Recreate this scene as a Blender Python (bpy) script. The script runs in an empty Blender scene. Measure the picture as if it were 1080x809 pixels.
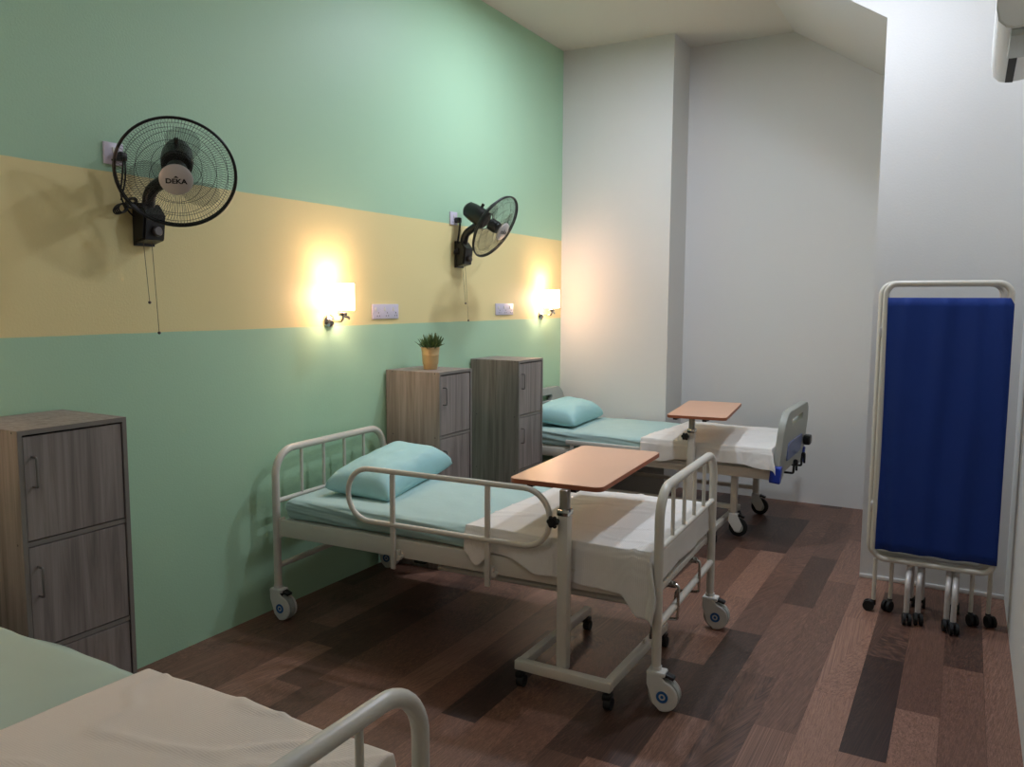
import bpy, bmesh, math, random
from mathutils import Vector, Matrix, noise
R = math.radians; PI = math.pi
S = bpy.context.scene
COL = S.collection
random.seed(7)

# ---------------------------------------------------------------- camera
FPX = 850.0
cam_d = bpy.data.cameras.new('camera'); cam = bpy.data.objects.new('camera', cam_d); COL.objects.link(cam)
yaw, pitch, roll = R(29.43), R(5.856), R(0.284)
f0 = Vector((-math.sin(yaw), math.cos(yaw), 0)); r0 = Vector((math.cos(yaw), math.sin(yaw), 0)); u0 = Vector((0, 0, 1))
fw = math.cos(pitch)*f0 - math.sin(pitch)*u0; up = math.sin(pitch)*f0 + math.cos(pitch)*u0
rr = math.cos(roll)*r0 + math.sin(roll)*up; uu = -math.sin(roll)*r0 + math.cos(roll)*up
cam.matrix_world = Matrix(((rr.x, uu.x, -fw.x, 3.059), (rr.y, uu.y, -fw.y, 0.0), (rr.z, uu.z, -fw.z, 1.6), (0, 0, 0, 1)))
cam_d.sensor_width = 36; cam_d.sensor_fit = 'HORIZONTAL'; cam_d.lens = FPX/1080*36; cam_d.clip_start = 0.02
S.camera = cam
# ---------------------------------------------------------------- world, exposure
w = bpy.data.worlds.new('world'); S.world = w; w.use_nodes = True
w.node_tree.nodes['Background'].inputs[0].default_value = (.5, .55, .6, 1)
w.node_tree.nodes['Background'].inputs[1].default_value = 0.05
vs = S.view_settings
vs.view_transform = 'Standard'; vs.look = 'None'; vs.exposure = 0.5; vs.gamma = 1.0; vs.use_curve_mapping = False
# ---------------------------------------------------------------- room lights (inside the ceiling fixtures built below)
CEIL = 3.67
LIGHTS = [  # x, y, radius, power
    (1.10, 4.72, .11, 25.0),
    (2.50, 4.15, .11, 19.0),
    (1.30, 0.60, .11, 5.0),
]
LAMP_W = 2.2
SHADE_E = 15.0
for i, (x, y, rad, p) in enumerate(LIGHTS):
    ld = bpy.data.lights.new('downlight', 'AREA'); ld.shape = 'DISK'; ld.size = rad*2
    ld.energy = p; ld.color = (0.79, 0.86, 1.0)
    lo = bpy.data.objects.new('downlight', ld); COL.objects.link(lo); lo.location = (x, y, CEIL-.052)

# ---------------------------------------------------------------- materials
def lin(c):
    return tuple(((v/255/12.92) if v/255 <= .04045 else ((v/255+.055)/1.055)**2.4) for v in c)+(1,)
def new_mat(name):
    m = bpy.data.materials.new(name); m.use_nodes = True
    nt = m.node_tree; b = nt.nodes['Principled BSDF']
    return m, nt, b
def mat(name, rgb, rough=.5, metal=0, var=.06, scale=8, bump=0, bscale=60, **kw):
    m, nt, b = new_mat(name)
    c = lin(rgb)
    tc = nt.nodes.new('ShaderNodeTexCoord')
    n = nt.nodes.new('ShaderNodeTexNoise'); n.inputs['Scale'].default_value = scale; n.inputs['Detail'].default_value = 3
    nt.links.new(tc.outputs['Object'], n.inputs['Vector'])
    mx = nt.nodes.new('ShaderNodeMix'); mx.data_type = 'RGBA'
    mx.inputs[6].default_value = tuple(v*(1-var) for v in c[:3])+(1,)
    mx.inputs[7].default_value = tuple(min(1, v*(1+var)) for v in c[:3])+(1,)
    nt.links.new(n.outputs['Fac'], mx.inputs[0]); nt.links.new(mx.outputs[2], b.inputs['Base Color'])
    b.inputs['Roughness'].default_value = rough; b.inputs['Metallic'].default_value = metal
    if bump:
        n2 = nt.nodes.new('ShaderNodeTexNoise'); n2.inputs['Scale'].default_value = bscale; n2.inputs['Detail'].default_value = 4
        nt.links.new(tc.outputs['Object'], n2.inputs['Vector'])
        bp = nt.nodes.new('ShaderNodeBump'); bp.inputs['Strength'].default_value = bump; bp.inputs['Distance'].default_value = .01
        nt.links.new(n2.outputs['Fac'], bp.inputs['Height']); nt.links.new(bp.outputs['Normal'], b.inputs['Normal'])
    for k, v in kw.items(): b.inputs[k].default_value = v
    return m
def emis(name, rgb, s):
    m, nt, b = new_mat(name); b.inputs['Base Color'].default_value = (.8, .8, .8, 1)
    b.inputs['Emission Color'].default_value = lin(rgb); b.inputs['Emission Strength'].default_value = s
    return m
M = {}
M['white_wall'] = mat('white_wall_paint', (214, 212, 208), .75, var=.015, scale=1.5, bump=.08, bscale=90)
M['ceiling'] = mat('ceiling_paint', (212, 208, 198), .85, var=.01)
M['cream_steel'] = mat('cream_powder_coat', (216, 210, 198), .3, var=.03, bump=.02)
M['white_steel'] = mat('white_powder_coat', (218, 214, 204), .28, var=.03)
M['teal_sheet'] = mat('pale_green_sheet', (174, 202, 198), .85, var=.04, bump=.12, bscale=25)
M['sage_sheet'] = mat('sage_sheet', (170, 188, 172), .85, var=.04, bump=.12, bscale=20)
M['pillow'] = mat('aqua_pillow_cloth', (168, 211, 211), .75, var=.05, scale=5, bump=.15, bscale=14)
M['plastic_white'] = mat('white_plastic', (222, 220, 214), .35, var=.02)
M['plastic_outlet'] = mat('outlet_plastic', (214, 208, 222), .3, var=.02)
M['plastic_grey'] = mat('grey_plastic', (168, 170, 162), .4, var=.03)
M['black'] = mat('black_plastic', (18, 18, 18), .35, var=.1)
M['rubber'] = mat('black_rubber', (20, 20, 20), .7, var=.1)
M['chrome'] = mat('chrome', (200, 198, 192), .18, metal=1, var=.04)
M['silver'] = mat('brushed_silver', (204, 198, 194), .4, metal=.2, var=.03)
M['inner_tube'] = mat('satin_steel_tube', (150, 142, 132), .3, metal=.8, var=.05)
M['blue_ring'] = mat('blue_ring', (40, 100, 160), .4)
M['blue_bumper'] = mat('blue_bumper', (35, 65, 175), .4)
M['blue_panel'] = mat('slate_blue_panel', (112, 124, 166), .45)
M['dark_handle'] = mat('dark_metal_handle', (88, 82, 80), .35, metal=.7)
M['steel_handle'] = mat('satin_steel_handle', (132, 126, 122), .3, metal=.6)
M['edge_band'] = mat('grey_edge_band', (128, 122, 114), .5, var=.04)
M['gap'] = mat('dark_gap', (40, 36, 34), .8)
M['beech'] = mat('beech_laminate', (220, 172, 142), .34, var=.06, scale=3)
M['beech_edge'] = mat('beech_edge', (160, 92, 62), .45)
M['tin'] = mat('gold_tin', (206, 178, 128), .35, metal=.35, var=.12, scale=14)
M['leaf'] = mat('leaf_green', (84, 108, 62), .5, var=.45, scale=40)
M['soil'] = mat('dark_soil', (40, 34, 26), .9)
M['cord'] = mat('cord_grey', (96, 88, 70), .6)
M['glass_shade'] = emis('frosted_lit_shade', (255, 206, 176), SHADE_E)
M['diffuser'] = emis('lit_diffuser', (235, 245, 255), 3.0)

def wood_vertical(name, a, b_, axis='Z', rough=.5):
    m, nt, b = new_mat(name)
    tc = nt.nodes.new('ShaderNodeTexCoord'); mp = nt.nodes.new('ShaderNodeMapping')
    mp.inputs['Scale'].default_value = (22, 22, 1.0) if axis == 'Z' else (20, 1.4, 20)
    n = nt.nodes.new('ShaderNodeTexNoise'); n.inputs['Scale'].default_value = 1.6; n.inputs['Detail'].default_value = 7; n.inputs['Roughness'].default_value = .62
    n.inputs['Distortion'].default_value = .6
    cr = nt.nodes.new('ShaderNodeValToRGB'); cr.color_ramp.elements[0].position = .3; cr.color_ramp.elements[1].position = .72
    cr.color_ramp.elements[0].color = lin(a); cr.color_ramp.elements[1].color = lin(b_)
    nt.links.new(tc.outputs['Object'], mp.inputs['Vector']); nt.links.new(mp.outputs[0], n.inputs['Vector'])
    nt.links.new(n.outputs['Fac'], cr.inputs[0]); nt.links.new(cr.outputs[0], b.inputs['Base Color'])
    b.inputs['Roughness'].default_value = rough
    return m
M['ash_wood'] = wood_vertical('grey_ash_wood', (112, 103, 98), (160, 150, 143))

def green_wall_mat():
    m, nt, b = new_mat('green_wall_with_yellow_band')
    geo = nt.nodes.new('ShaderNodeTexCoord'); sp = nt.nodes.new('ShaderNodeSeparateXYZ')
    nt.links.new(geo.outputs['Object'], sp.inputs[0])
    nz = nt.nodes.new('ShaderNodeTexNoise'); nz.inputs['Scale'].default_value = 6
    nt.links.new(geo.outputs['Object'], nz.inputs['Vector'])
    def math_n(op, a, bb):
        n = nt.nodes.new('ShaderNodeMath'); n.operation = op
        for i, v in enumerate((a, bb)):
            if isinstance(v, (int, float)): n.inputs[i].default_value = v
            else: nt.links.new(v, n.inputs[i])
        return n.outputs[0]
    zz = math_n('ADD', sp.outputs['Z'], math_n('MULTIPLY', math_n('SUBTRACT', nz.outputs['Fac'], .5), .006))
    band = math_n('MULTIPLY', math_n('GREATER_THAN', zz, 1.456), math_n('LESS_THAN', zz, 2.112))
    mx = nt.nodes.new('ShaderNodeMix'); mx.data_type = 'RGBA'
    mx.inputs[6].default_value = lin((176, 214, 180)); mx.inputs[7].default_value = lin((236, 221, 160))
    nt.links.new(band, mx.inputs[0]); nt.links.new(mx.outputs[2], b.inputs['Base Color'])
    b.inputs['Roughness'].default_value = .5
    n2 = nt.nodes.new('ShaderNodeTexNoise'); n2.inputs['Scale'].default_value = 110
    nt.links.new(geo.outputs['Object'], n2.inputs['Vector'])
    bp = nt.nodes.new('ShaderNodeBump'); bp.inputs['Strength'].default_value = .08; bp.inputs['Distance'].default_value = .01
    nt.links.new(n2.outputs['Fac'], bp.inputs['Height']); nt.links.new(bp.outputs['Normal'], b.inputs['Normal'])
    return m
M['green_wall'] = green_wall_mat()

def floor_mat():
    m, nt, b = new_mat('wood_plank_vinyl')
    at = nt.nodes.new('ShaderNodeAttribute'); at.attribute_name = 'tone'
    tc = nt.nodes.new('ShaderNodeTexCoord')
    off = nt.nodes.new('ShaderNodeVectorMath'); off.operation = 'ADD'
    sc = nt.nodes.new('ShaderNodeVectorMath'); sc.operation = 'SCALE'; sc.inputs['Scale'].default_value = 37.0
    nt.links.new(at.outputs['Color'], sc.inputs[0]); nt.links.new(tc.outputs['Object'], off.inputs[0]); nt.links.new(sc.outputs[0], off.inputs[1])
    mp = nt.nodes.new('ShaderNodeMapping'); mp.inputs['Scale'].default_value = (9, 1.1, 1)
    nt.links.new(off.outputs[0], mp.inputs['Vector'])
    n = nt.nodes.new('ShaderNodeTexNoise'); n.inputs['Scale'].default_value = 1.5; n.inputs['Detail'].default_value = 8; n.inputs['Roughness'].default_value = .6; n.inputs['Distortion'].default_value = .8
    nt.links.new(mp.outputs[0], n.inputs['Vector'])
    n3 = nt.nodes.new('ShaderNodeTexNoise'); n3.inputs['Scale'].default_value = 7; n3.inputs['Detail'].default_value = 3
    nt.links.new(off.outputs[0], n3.inputs['Vector'])
    sep = nt.nodes.new('ShaderNodeSeparateColor'); nt.links.new(at.outputs['Color'], sep.inputs[0])
    def mn(op, a, bb):
        q = nt.nodes.new('ShaderNodeMath'); q.operation = op
        for i, v in enumerate((a, bb)):
            if isinstance(v, (int, float)): q.inputs[i].default_value = v
            else: nt.links.new(v, q.inputs[i])
        return q.outputs[0]
    grain = mn('MULTIPLY', mn('SUBTRACT', n.outputs['Fac'], .5), 1.0)
    blot = mn('MULTIPLY', mn('SUBTRACT', n3.outputs['Fac'], .5), .70)
    t = mn('ADD', mn('ADD', mn('MULTIPLY', sep.outputs[0], 1.0), .04), mn('ADD', grain, blot))
    cr = nt.nodes.new('ShaderNodeValToRGB'); e = cr.color_ramp.elements
    e[0].position = 0; e[0].color = lin((38, 23, 18)); e[1].position = 1; e[1].color = lin((170, 128, 108))
    k = e.new(.3); k.color = lin((74, 50, 40)); k = e.new(.6); k.color = lin((116, 82, 67))
    nt.links.new(t, cr.inputs[0]); nt.links.new(cr.outputs[0], b.inputs['Base Color'])
    b.inputs['Roughness'].default_value = .42
    bp = nt.nodes.new('ShaderNodeBump'); bp.inputs['Strength'].default_value = .1; bp.inputs['Distance'].default_value = .004
    nt.links.new(n.outputs['Fac'], bp.inputs['Height']); nt.links.new(bp.outputs['Normal'], b.inputs['Normal'])
    return m
M['floor'] = floor_mat()

def cloth_mat(name, rgb, sx, sy, strength, rough=.9, var=.04):
    m, nt, b = new_mat(name); c = lin(rgb)
    tc = nt.nodes.new('ShaderNodeTexCoord')
    nz = nt.nodes.new('ShaderNodeTexNoise'); nz.inputs['Scale'].default_value = 5
    nt.links.new(tc.outputs['Object'], nz.inputs['Vector'])
    mx = nt.nodes.new('ShaderNodeMix'); mx.data_type = 'RGBA'
    mx.inputs[6].default_value = tuple(v*(1-var) for v in c[:3])+(1,); mx.inputs[7].default_value = tuple(min(1, v*(1+var)) for v in c[:3])+(1,)
    nt.links.new(nz.outputs['Fac'], mx.inputs[0]); nt.links.new(mx.outputs[2], b.inputs['Base Color'])
    b.inputs['Roughness'].default_value = rough
    wv = nt.nodes.new('ShaderNodeTexWave'); wv.bands_direction = 'X'; wv.inputs['Scale'].default_value = sx; wv.inputs['Distortion'].default_value = 1.2
    wy = nt.nodes.new('ShaderNodeTexWave'); wy.bands_direction = 'Y'; wy.inputs['Scale'].default_value = sy; wy.inputs['Distortion'].default_value = 1.2
    for q in (wv, wy): nt.links.new(tc.outputs['Object'], q.inputs['Vector'])
    ad = nt.nodes.new('ShaderNodeMath'); ad.operation = 'ADD'
    nt.links.new(wv.outputs['Fac'], ad.inputs[0]); nt.links.new(wy.outputs['Fac'], ad.inputs[1])
    bp = nt.nodes.new('ShaderNodeBump'); bp.inputs['Strength'].default_value = strength; bp.inputs['Distance'].default_value = .003
    nt.links.new(ad.outputs[0], bp.inputs['Height']); nt.links.new(bp.outputs['Normal'], b.inputs['Normal'])
    return m
M['blanket'] = cloth_mat('white_cellular_blanket', (232, 228, 222), 40, 40, .25)
M['cream_blanket'] = cloth_mat('cream_waffle_blanket', (224, 212, 198), 55, 55, .16)
M['blue_cloth'] = cloth_mat('royal_blue_curtain', (6, 50, 132), 60, 2, .1, rough=.8, var=.08)

# ---------------------------------------------------------------- mesh helpers
class MB:
    def __init__(s): s.bm = bmesh.new()
    def box(s, c, size, rot=None, bevel=0, seg=2):
        r = bmesh.ops.create_cube(s.bm, size=1); vs_ = r['verts']
        mt = Matrix.Translation(Vector(c)) @ (rot.to_4x4() if rot else Matrix.Identity(4)) @ Matrix.Diagonal((size[0], size[1], size[2], 1))
        bmesh.ops.transform(s.bm, matrix=mt, verts=vs_)
        if bevel:
            es = list({e for v in vs_ for e in v.link_edges})
            bmesh.ops.bevel(s.bm, geom=es, offset=bevel, segments=seg, affect='EDGES', profile=.5)
        return s
    def cyl(s, p0, p1, r, r2=None, seg=20, cap=True):
        p0, p1 = Vector(p0), Vector(p1); d = p1-p0; L = d.length
        q = d.to_track_quat('Z', 'Y').to_matrix().to_4x4()
        bmesh.ops.create_cone(s.bm, cap_ends=cap, segments=seg, radius1=r, radius2=r if r2 is None else r2, depth=L,
                              matrix=Matrix.Translation((p0+p1)/2) @ q)
        return s
    def tube(s, pts, r, fillet=0, seg=14, closed=False, fseg=8, cap=True):
        P = [Vector(p) for p in pts]; n = len(P); path = []
        rng = range(n)
        for i in rng:
            if (not closed and i in (0, n-1)) or not fillet: path.append(P[i]); continue
            a, b, c = P[i-1], P[i], P[(i+1) % n]
            u, v = (a-b), (c-b); f = min(fillet, u.length*.499, v.length*.499)
            ang = u.angle(v)
            if ang > PI-.01: path.append(b); continue
            t = f; rad = t*math.tan(ang/2)
            u.normalize(); v.normalize()
            cen = b + (u+v).normalized()*(rad/math.sin(ang/2)); s0 = b+u*t-cen; s1 = b+v*t-cen
            tot = PI-ang
            for k in range(fseg+1):
                w_ = k/fseg
                path.append(cen + (s0*math.sin((1-w_)*tot)+s1*math.sin(w_*tot))/math.sin(tot))
        m = len(path); rings = []; up_ = None
        for i in range(m):
            if closed: t = (path[(i+1) % m]-path[i-1])
            else: t = path[min(i+1, m-1)]-path[max(i-1, 0)]
            t.normalize()
            if up_ is None:
                up_ = Vector((0, 0, 1)) if abs(t.z) < .9 else Vector((1, 0, 0))
            up_ = (up_ - t*up_.dot(t)); up_.normalize(); sd = t.cross(up_)
            rings.append([s.bm.verts.new(path[i] + (up_*math.cos(a)+sd*math.sin(a))*r) for a in (2*PI*k/seg for k in range(seg))])
        for i in range(m if closed else m-1):
            A, B = rings[i], rings[(i+1) % m]
            for k in range(seg): s.bm.faces.new((A[k], A[(k+1) % seg], B[(k+1) % seg], B[k]))
        if not closed and cap:
            s.bm.faces.new(rings[0]); s.bm.faces.new(rings[-1])
        return s
    def lathe(s, prof, mtx=Matrix.Identity(4), seg=32):
        rings = []
        for (r, z) in prof:
            if r < 1e-6: rings.append([s.bm.verts.new(mtx @ Vector((0, 0, z)))])
            else: rings.append([s.bm.verts.new(mtx @ Vector((r*math.cos(2*PI*k/seg), r*math.sin(2*PI*k/seg), z))) for k in range(seg)])
        for A, B in zip(rings, rings[1:]):
            for k in range(seg):
                a = [A[k % len(A)], A[(k+1) % len(A)], B[(k+1) % len(B)], B[k % len(B)]]
                q = []
                for v in a:
                    if v not in q: q.append(v)
                if len(q) > 2: s.bm.faces.new(q)
        return s
    def ball(s, c, r, seg=14, scale=(1, 1, 1)):
        bmesh.ops.create_uvsphere(s.bm, u_segments=seg, v_segments=seg//2+2, radius=r, matrix=Matrix.Translation(Vector(c)) @ Matrix.Diagonal((*scale, 1)))
        return s
    def prism(s, pts, d, holes=(), bevel=0):
        """pts: outline as 3D points in one plane, extruded by vector d (no holes)"""
        vs_ = [s.bm.verts.new(Vector(p)) for p in pts]; f = s.bm.faces.new(vs_)
        r = bmesh.ops.extrude_face_region(s.bm, geom=[f]); nv = [g for g in r['geom'] if isinstance(g, bmesh.types.BMVert)]
        bmesh.ops.translate(s.bm, verts=nv, vec=Vector(d))
        if bevel:
            es = [e for e in {e for v in vs_+nv for e in v.link_edges} if (e.verts[0] in vs_) == (e.verts[1] in vs_)]
            bmesh.ops.bevel(s.bm, geom=es, offset=bevel, segments=2, affect='EDGES')
        return s
    def build(s, name, m, parent=None, smooth=35, label=None):
        bmesh.ops.recalc_face_normals(s.bm, faces=s.bm.faces)
        me = bpy.data.meshes.new(name); s.bm.to_mesh(me); s.bm.free()
        return link_mesh(name, me, m, parent, smooth, label)
def link_mesh(name, me, m, parent=None, smooth=35, label=None):
    o = bpy.data.objects.new(name, me); COL.objects.link(o)
    if m: me.materials.append(m)
    if smooth:
        me.shade_smooth()
        if smooth < 180: me.set_sharp_from_angle(angle=R(smooth))
    if parent: o.parent = parent
    if label: o['label'] = label
    return o
def thing(name, label, cat, loc=(0, 0, 0), rz=0, group=None):
    o = bpy.data.objects.new(name, None); COL.objects.link(o); o.empty_display_size = .1
    o.location = loc; o.rotation_euler = (0, 0, rz); tag(o, label, cat, group); return o
def tag(o, label, cat, group=None):
    o['label'] = label; o['category'] = cat
    if group: o['group'] = group
    return o
def struct(o): o['kind'] = 'structure'; return o
def rrect(w_, h_, r, n=6, cx=0, cy=0):
    pts = []
    for (sx, sy, a0) in ((1, 1, 0), (-1, 1, 90), (-1, -1, 180), (1, -1, 270)):
        for k in range(n+1):
            a = R(a0+90*k/n); pts.append((cx+sx*(w_/2-r)+r*math.cos(a), cy+sy*(h_/2-r)+r*math.sin(a)))
    return pts
def copy_tree(o, parent=None):
    c = o.copy(); COL.objects.link(c); c.parent = parent
    for ch in [x for x in bpy.data.objects if x.parent == o]: copy_tree(ch, c)
    return c
def panel2d(name, outlines, depth, bevel, m, parent, mtx, label=None):
    """flat outline with holes, from a filled 2D curve turned into a mesh"""
    cu = bpy.data.curves.new(name, 'CURVE'); cu.dimensions = '2D'; cu.fill_mode = 'BOTH'; cu.extrude = depth/2; cu.bevel_depth = bevel; cu.bevel_resolution = 2
    for ol in outlines:
        sp = cu.splines.new('POLY'); sp.points.add(len(ol)-1); sp.use_cyclic_u = True
        for i, (x, y) in enumerate(ol): sp.points[i].co = (x, y, 0, 1)
    t = bpy.data.objects.new('tmp', cu); COL.objects.link(t)
    me = bpy.data.meshes.new_from_object(t.evaluated_get(bpy.context.evaluated_depsgraph_get()))
    bpy.data.objects.remove(t); bpy.data.curves.remove(cu)
    me.transform(mtx); me.materials.clear()
    return link_mesh(name, me, m, parent, 35, label)

# ================================================================ SETTING
YB, YC, YG, XR, XC = 6.68, 6.27, 5.0, 3.31, .955
NEAR = -1.6
def wall(name, c, size, m): return struct(MB().box(c, size).build(name, m, smooth=0))
wall('wall_left', (-.06, (NEAR+YB)/2, CEIL/2), (.12, YB-NEAR+.24, CEIL), M['green_wall'])
wl = bpy.data.objects['wall_left']; wl.data.transform(Matrix.Translation((0, 0, 0)))
wall('wall_back', (XR/2, YB+.06, CEIL/2), (XR, .12, CEIL), M['white_wall'])
wall('wall_column', (XC/2, (YC+YB)/2, CEIL/2), (XC, YB-YC, CEIL), M['white_wall'])
wall('wall_right', (XR+.06, (NEAR+YG)/2, CEIL/2), (.12, YG-NEAR, CEIL), M['white_wall'])
wall('wall_front', (XR/2, NEAR-.06, CEIL/2), (XR, .12, CEIL), M['white_wall'])
struct(MB().prism([(2.584, YG, 0), (XR+.12, YG, 0), (XR+.12, YG, CEIL), (1.775, YG, CEIL), (2.584, YG, 3.15)], (0, YB-YG, 0)).build('wall_alcove', M['white_wall'], smooth=0))
struct(MB().box((XR/2, (NEAR+YB)/2, CEIL+.05), (XR+.24, YB-NEAR+.24, .1)).build('ceiling', M['ceiling'], smooth=0))
struct(MB().box(((2.584+XR)/2, YG-.005, .013), (XR-2.584, .010, .026), bevel=.004).build('baseboard_back', M['white_wall']))

# floor of separate planks in one mesh, each plank with its own tone
def build_floor():
    bm = bmesh.new(); lay = bm.loops.layers.float_color.new('tone')
    W, L = .154, .915
    known = {  # right edge x -> (a break position, {plank index from that break: tone})
        0: (3.30, {}), 1: (3.93, {-1: .55, 0: .28, -2: .5}), 2: (3.41, {-1: .72, 0: .45, 1: .42}), 3: (2.965, {-1: .74, 0: .10, 1: .32}),
        4: (3.40, {-1: .80, 0: .76, 1: .70}), 5: (3.92, {-1: .52, 0: .50, 1: .62}), 6: (3.43, {-1: .40, 0: .52, 1: .26, 2: .45}),
        7: (2.94, {-1: .62, 0: .16, 1: .42, 2: .50}), 8: (3.40, {-1: .22, 0: .62, 1: .68, 2: .2}), 9: (2.46, {-1: .4, 0: .22, 1: .55, 2: .5, 3: .3}),
        10: (3.05, {-1: .5, 0: .55, 1: .6}), 11: (2.54, {-1: .58, 0: .5, 1: .5}), 12: (2.477, {-1: .55, 0: .04, 1: .4}), 13: (2.9, {-1: .45, 0: .4}),
        16: (2.45, {-1: .3, 0: .5}), 17: (2.36, {-1: .55, 0: .3})}
    rnd = random.Random(3)
    xr = 3.20+W
    r = -1
    for i in range(0, 23):
        x1 = 3.20-W*(i-1); x0 = x1-W
        if x0 < -.15: break
        b0, tones = known.get(i, (rnd.uniform(2, 2.9), {}))
        j0 = int((NEAR-b0)//L)-1
        for j in range(j0, 7):
            ya, yb = b0+j*L, b0+(j+1)*L
            ya, yb = max(ya, NEAR-.1), min(yb, YB+.1)
            if yb <= ya: continue
            t = tones.get(j, rnd.choice((.2, .35, .45, .5, .55, .65)))
            if i == 0: t = .66
            g = .0004
            v = [bm.verts.new(p) for p in ((x0+g, ya+g, 0), (min(x1, XR+.1)-g, ya+g, 0), (min(x1, XR+.1)-g, yb-g, 0), (x0+g, yb-g, 0))]
            f = bm.faces.new(v)
            for lp in f.loops: lp[lay] = (t, rnd.random(), rnd.random(), 1)
    # slab below the planks gives the dark joints
    v = bmesh.ops.create_cube(bm, size=1)['verts']
    bmesh.ops.transform(bm, matrix=Matrix.Translation((XR/2, (NEAR+YB)/2, -.0515)) @ Matrix.Diagonal((XR+.24, YB-NEAR+.24, .1, 1)), verts=v)
    for f in {f for q in v for f in q.link_faces}:
        for lp in f.loops: lp[lay] = (-.2, 0, 0, 1)
    me = bpy.data.meshes.new('floor'); bm.to_mesh(me); bm.free()
    struct(link_mesh('floor', me, M['floor'], smooth=0))
build_floor()

# ================================================================ CEILING LIGHTS
lab = ['round white ceiling light above the farthest bed on the green wall side', 'round white ceiling light above the folding screen by the white wall', 'round white ceiling light above the closest bed']
for i, (x, y, rad, p) in enumerate(LIGHTS):
    t = thing('ceiling_light', lab[i], 'ceiling light', (x, y, CEIL))
    MB().lathe([(0, 0), (rad+.02, 0), (rad+.02, -.035), (rad+.012, -.042), (rad+.004, -.042), (rad+.004, -.03), (0, -.03)]).build('housing', M['plastic_white'], t)
    MB().lathe([(0, -.028), (rad, -.028), (rad, -.044), (0, -.044)]).build('diffuser', M['diffuser'], t)

# ================================================================ HOSPITAL BEDS
def caster(parent, x, y, open_style=False, dx=.035, s=1.0):
    """bed caster; parent-local floor position of its stem"""
    r = .0625; cx = x+dx
    ho = MB()
    if not open_style:
        for sy in (-1, 1):
            out = []
            for k in range(0, 25):
                a = R(-62 + k*(262)/24); out.append((cx+math.cos(a)*.062, y+sy*.021, r+math.sin(a)*.062))
            out = [(cx+math.cos(R(a))*.061, y+sy*.021, r+.001+math.sin(R(a))*.061) for a in range(-100, 91, 12)]
            out += [(cx-.015, y+sy*.021, .150), (x-.030, y+sy*.021, .150), (x-.030, y+sy*.021, .105), (x-.016, y+sy*.021, .066), (x-.004, y+sy*.021, .03)]
            ho.prism(out, (0, sy*.009, 0), bevel=.003)
        ho.box((x+.005, y, .148), (.075, .058, .02), bevel=.007).cyl((x, y, .15), (x, y, .172), .022)
    else:
        for sy in (-1, 1):
            ho.prism([(x-.024, y+sy*.019, .15), (x+.03, y+sy*.019, .15), (cx+.03, y+sy*.019, .085), (cx+.012, y+sy*.019, .035), (cx-.02, y+sy*.019, .035), (x-.03, y+sy*.019, .10)], (0, sy*.006, 0), bevel=.002)
        ho.box((x+.003, y, .15), (.062, .05, .016), bevel=.006).cyl((x, y, .15), (x, y, .175), .019)
    c = ho.build('caster', M['plastic_white'], parent)
    my = Matrix.Translation((cx, y, r)) @ Matrix.Rotation(R(90), 4, 'X')
    MB().lathe([(0, -.015), (.052, -.015), (.0615, -.012), (.0625, -.006), (.0625, .006), (.0615, .012), (.052, .015), (0, .015)], my, 36).build('wheel', M['rubber'] if open_style else M['plastic_grey'], c)
    for sy in (-1, 1):
        mm = Matrix.Translation((cx, y+sy*.0302, r)) @ Matrix.Rotation(R(90)*-sy, 4, 'X')
        hub = MB()
        if open_style: hub.lathe([(0, -.004), (.034, -.004), (.036, 0), (.02, .003), (.0, .003)], Matrix.Translation((cx, y+sy*.016, r)) @ Matrix.Rotation(R(90)*-sy, 4, 'X'))
        else: hub.lathe([(0, .001), (.0065, .001), (.0065, .0026), (0, .0026)] , mm); hub.lathe([(.0135, 0), (.0135, .0022), (.0235, .0022), (.0235, 0), (.0135, 0)], mm)
        hub.build('hub_ring', M['plastic_grey'] if open_style else M['blue_ring'], c, label=None if open_style else 'blue ring on wheel hub')
    MB().box((cx+.012, y+.002, .142), (.06, .034, .014), rot=Matrix.Rotation(R(18), 3, 'Y'), bevel=.004).cyl((cx-.01, y-.016, .125), (cx-.01, y+.016, .125), .012).build('brake_pedal', M['black'], c)

def crank(parent, y, x=.97, z=.42):
    k = MB().tube([(x-.12, y, z), (x+.025, y, z), (x+.025, y-.005, z-.145), (x-.075, y-.02, z-.150), (x-.085, y-.02, z-.245)], .0065, fillet=.012, seg=8, fseg=4)
    k.cyl((x-.03, y, z), (x+.015, y, z), .014)
    k.build('crank_handle', M['chrome'], parent, label='bent chrome crank handle')

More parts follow.
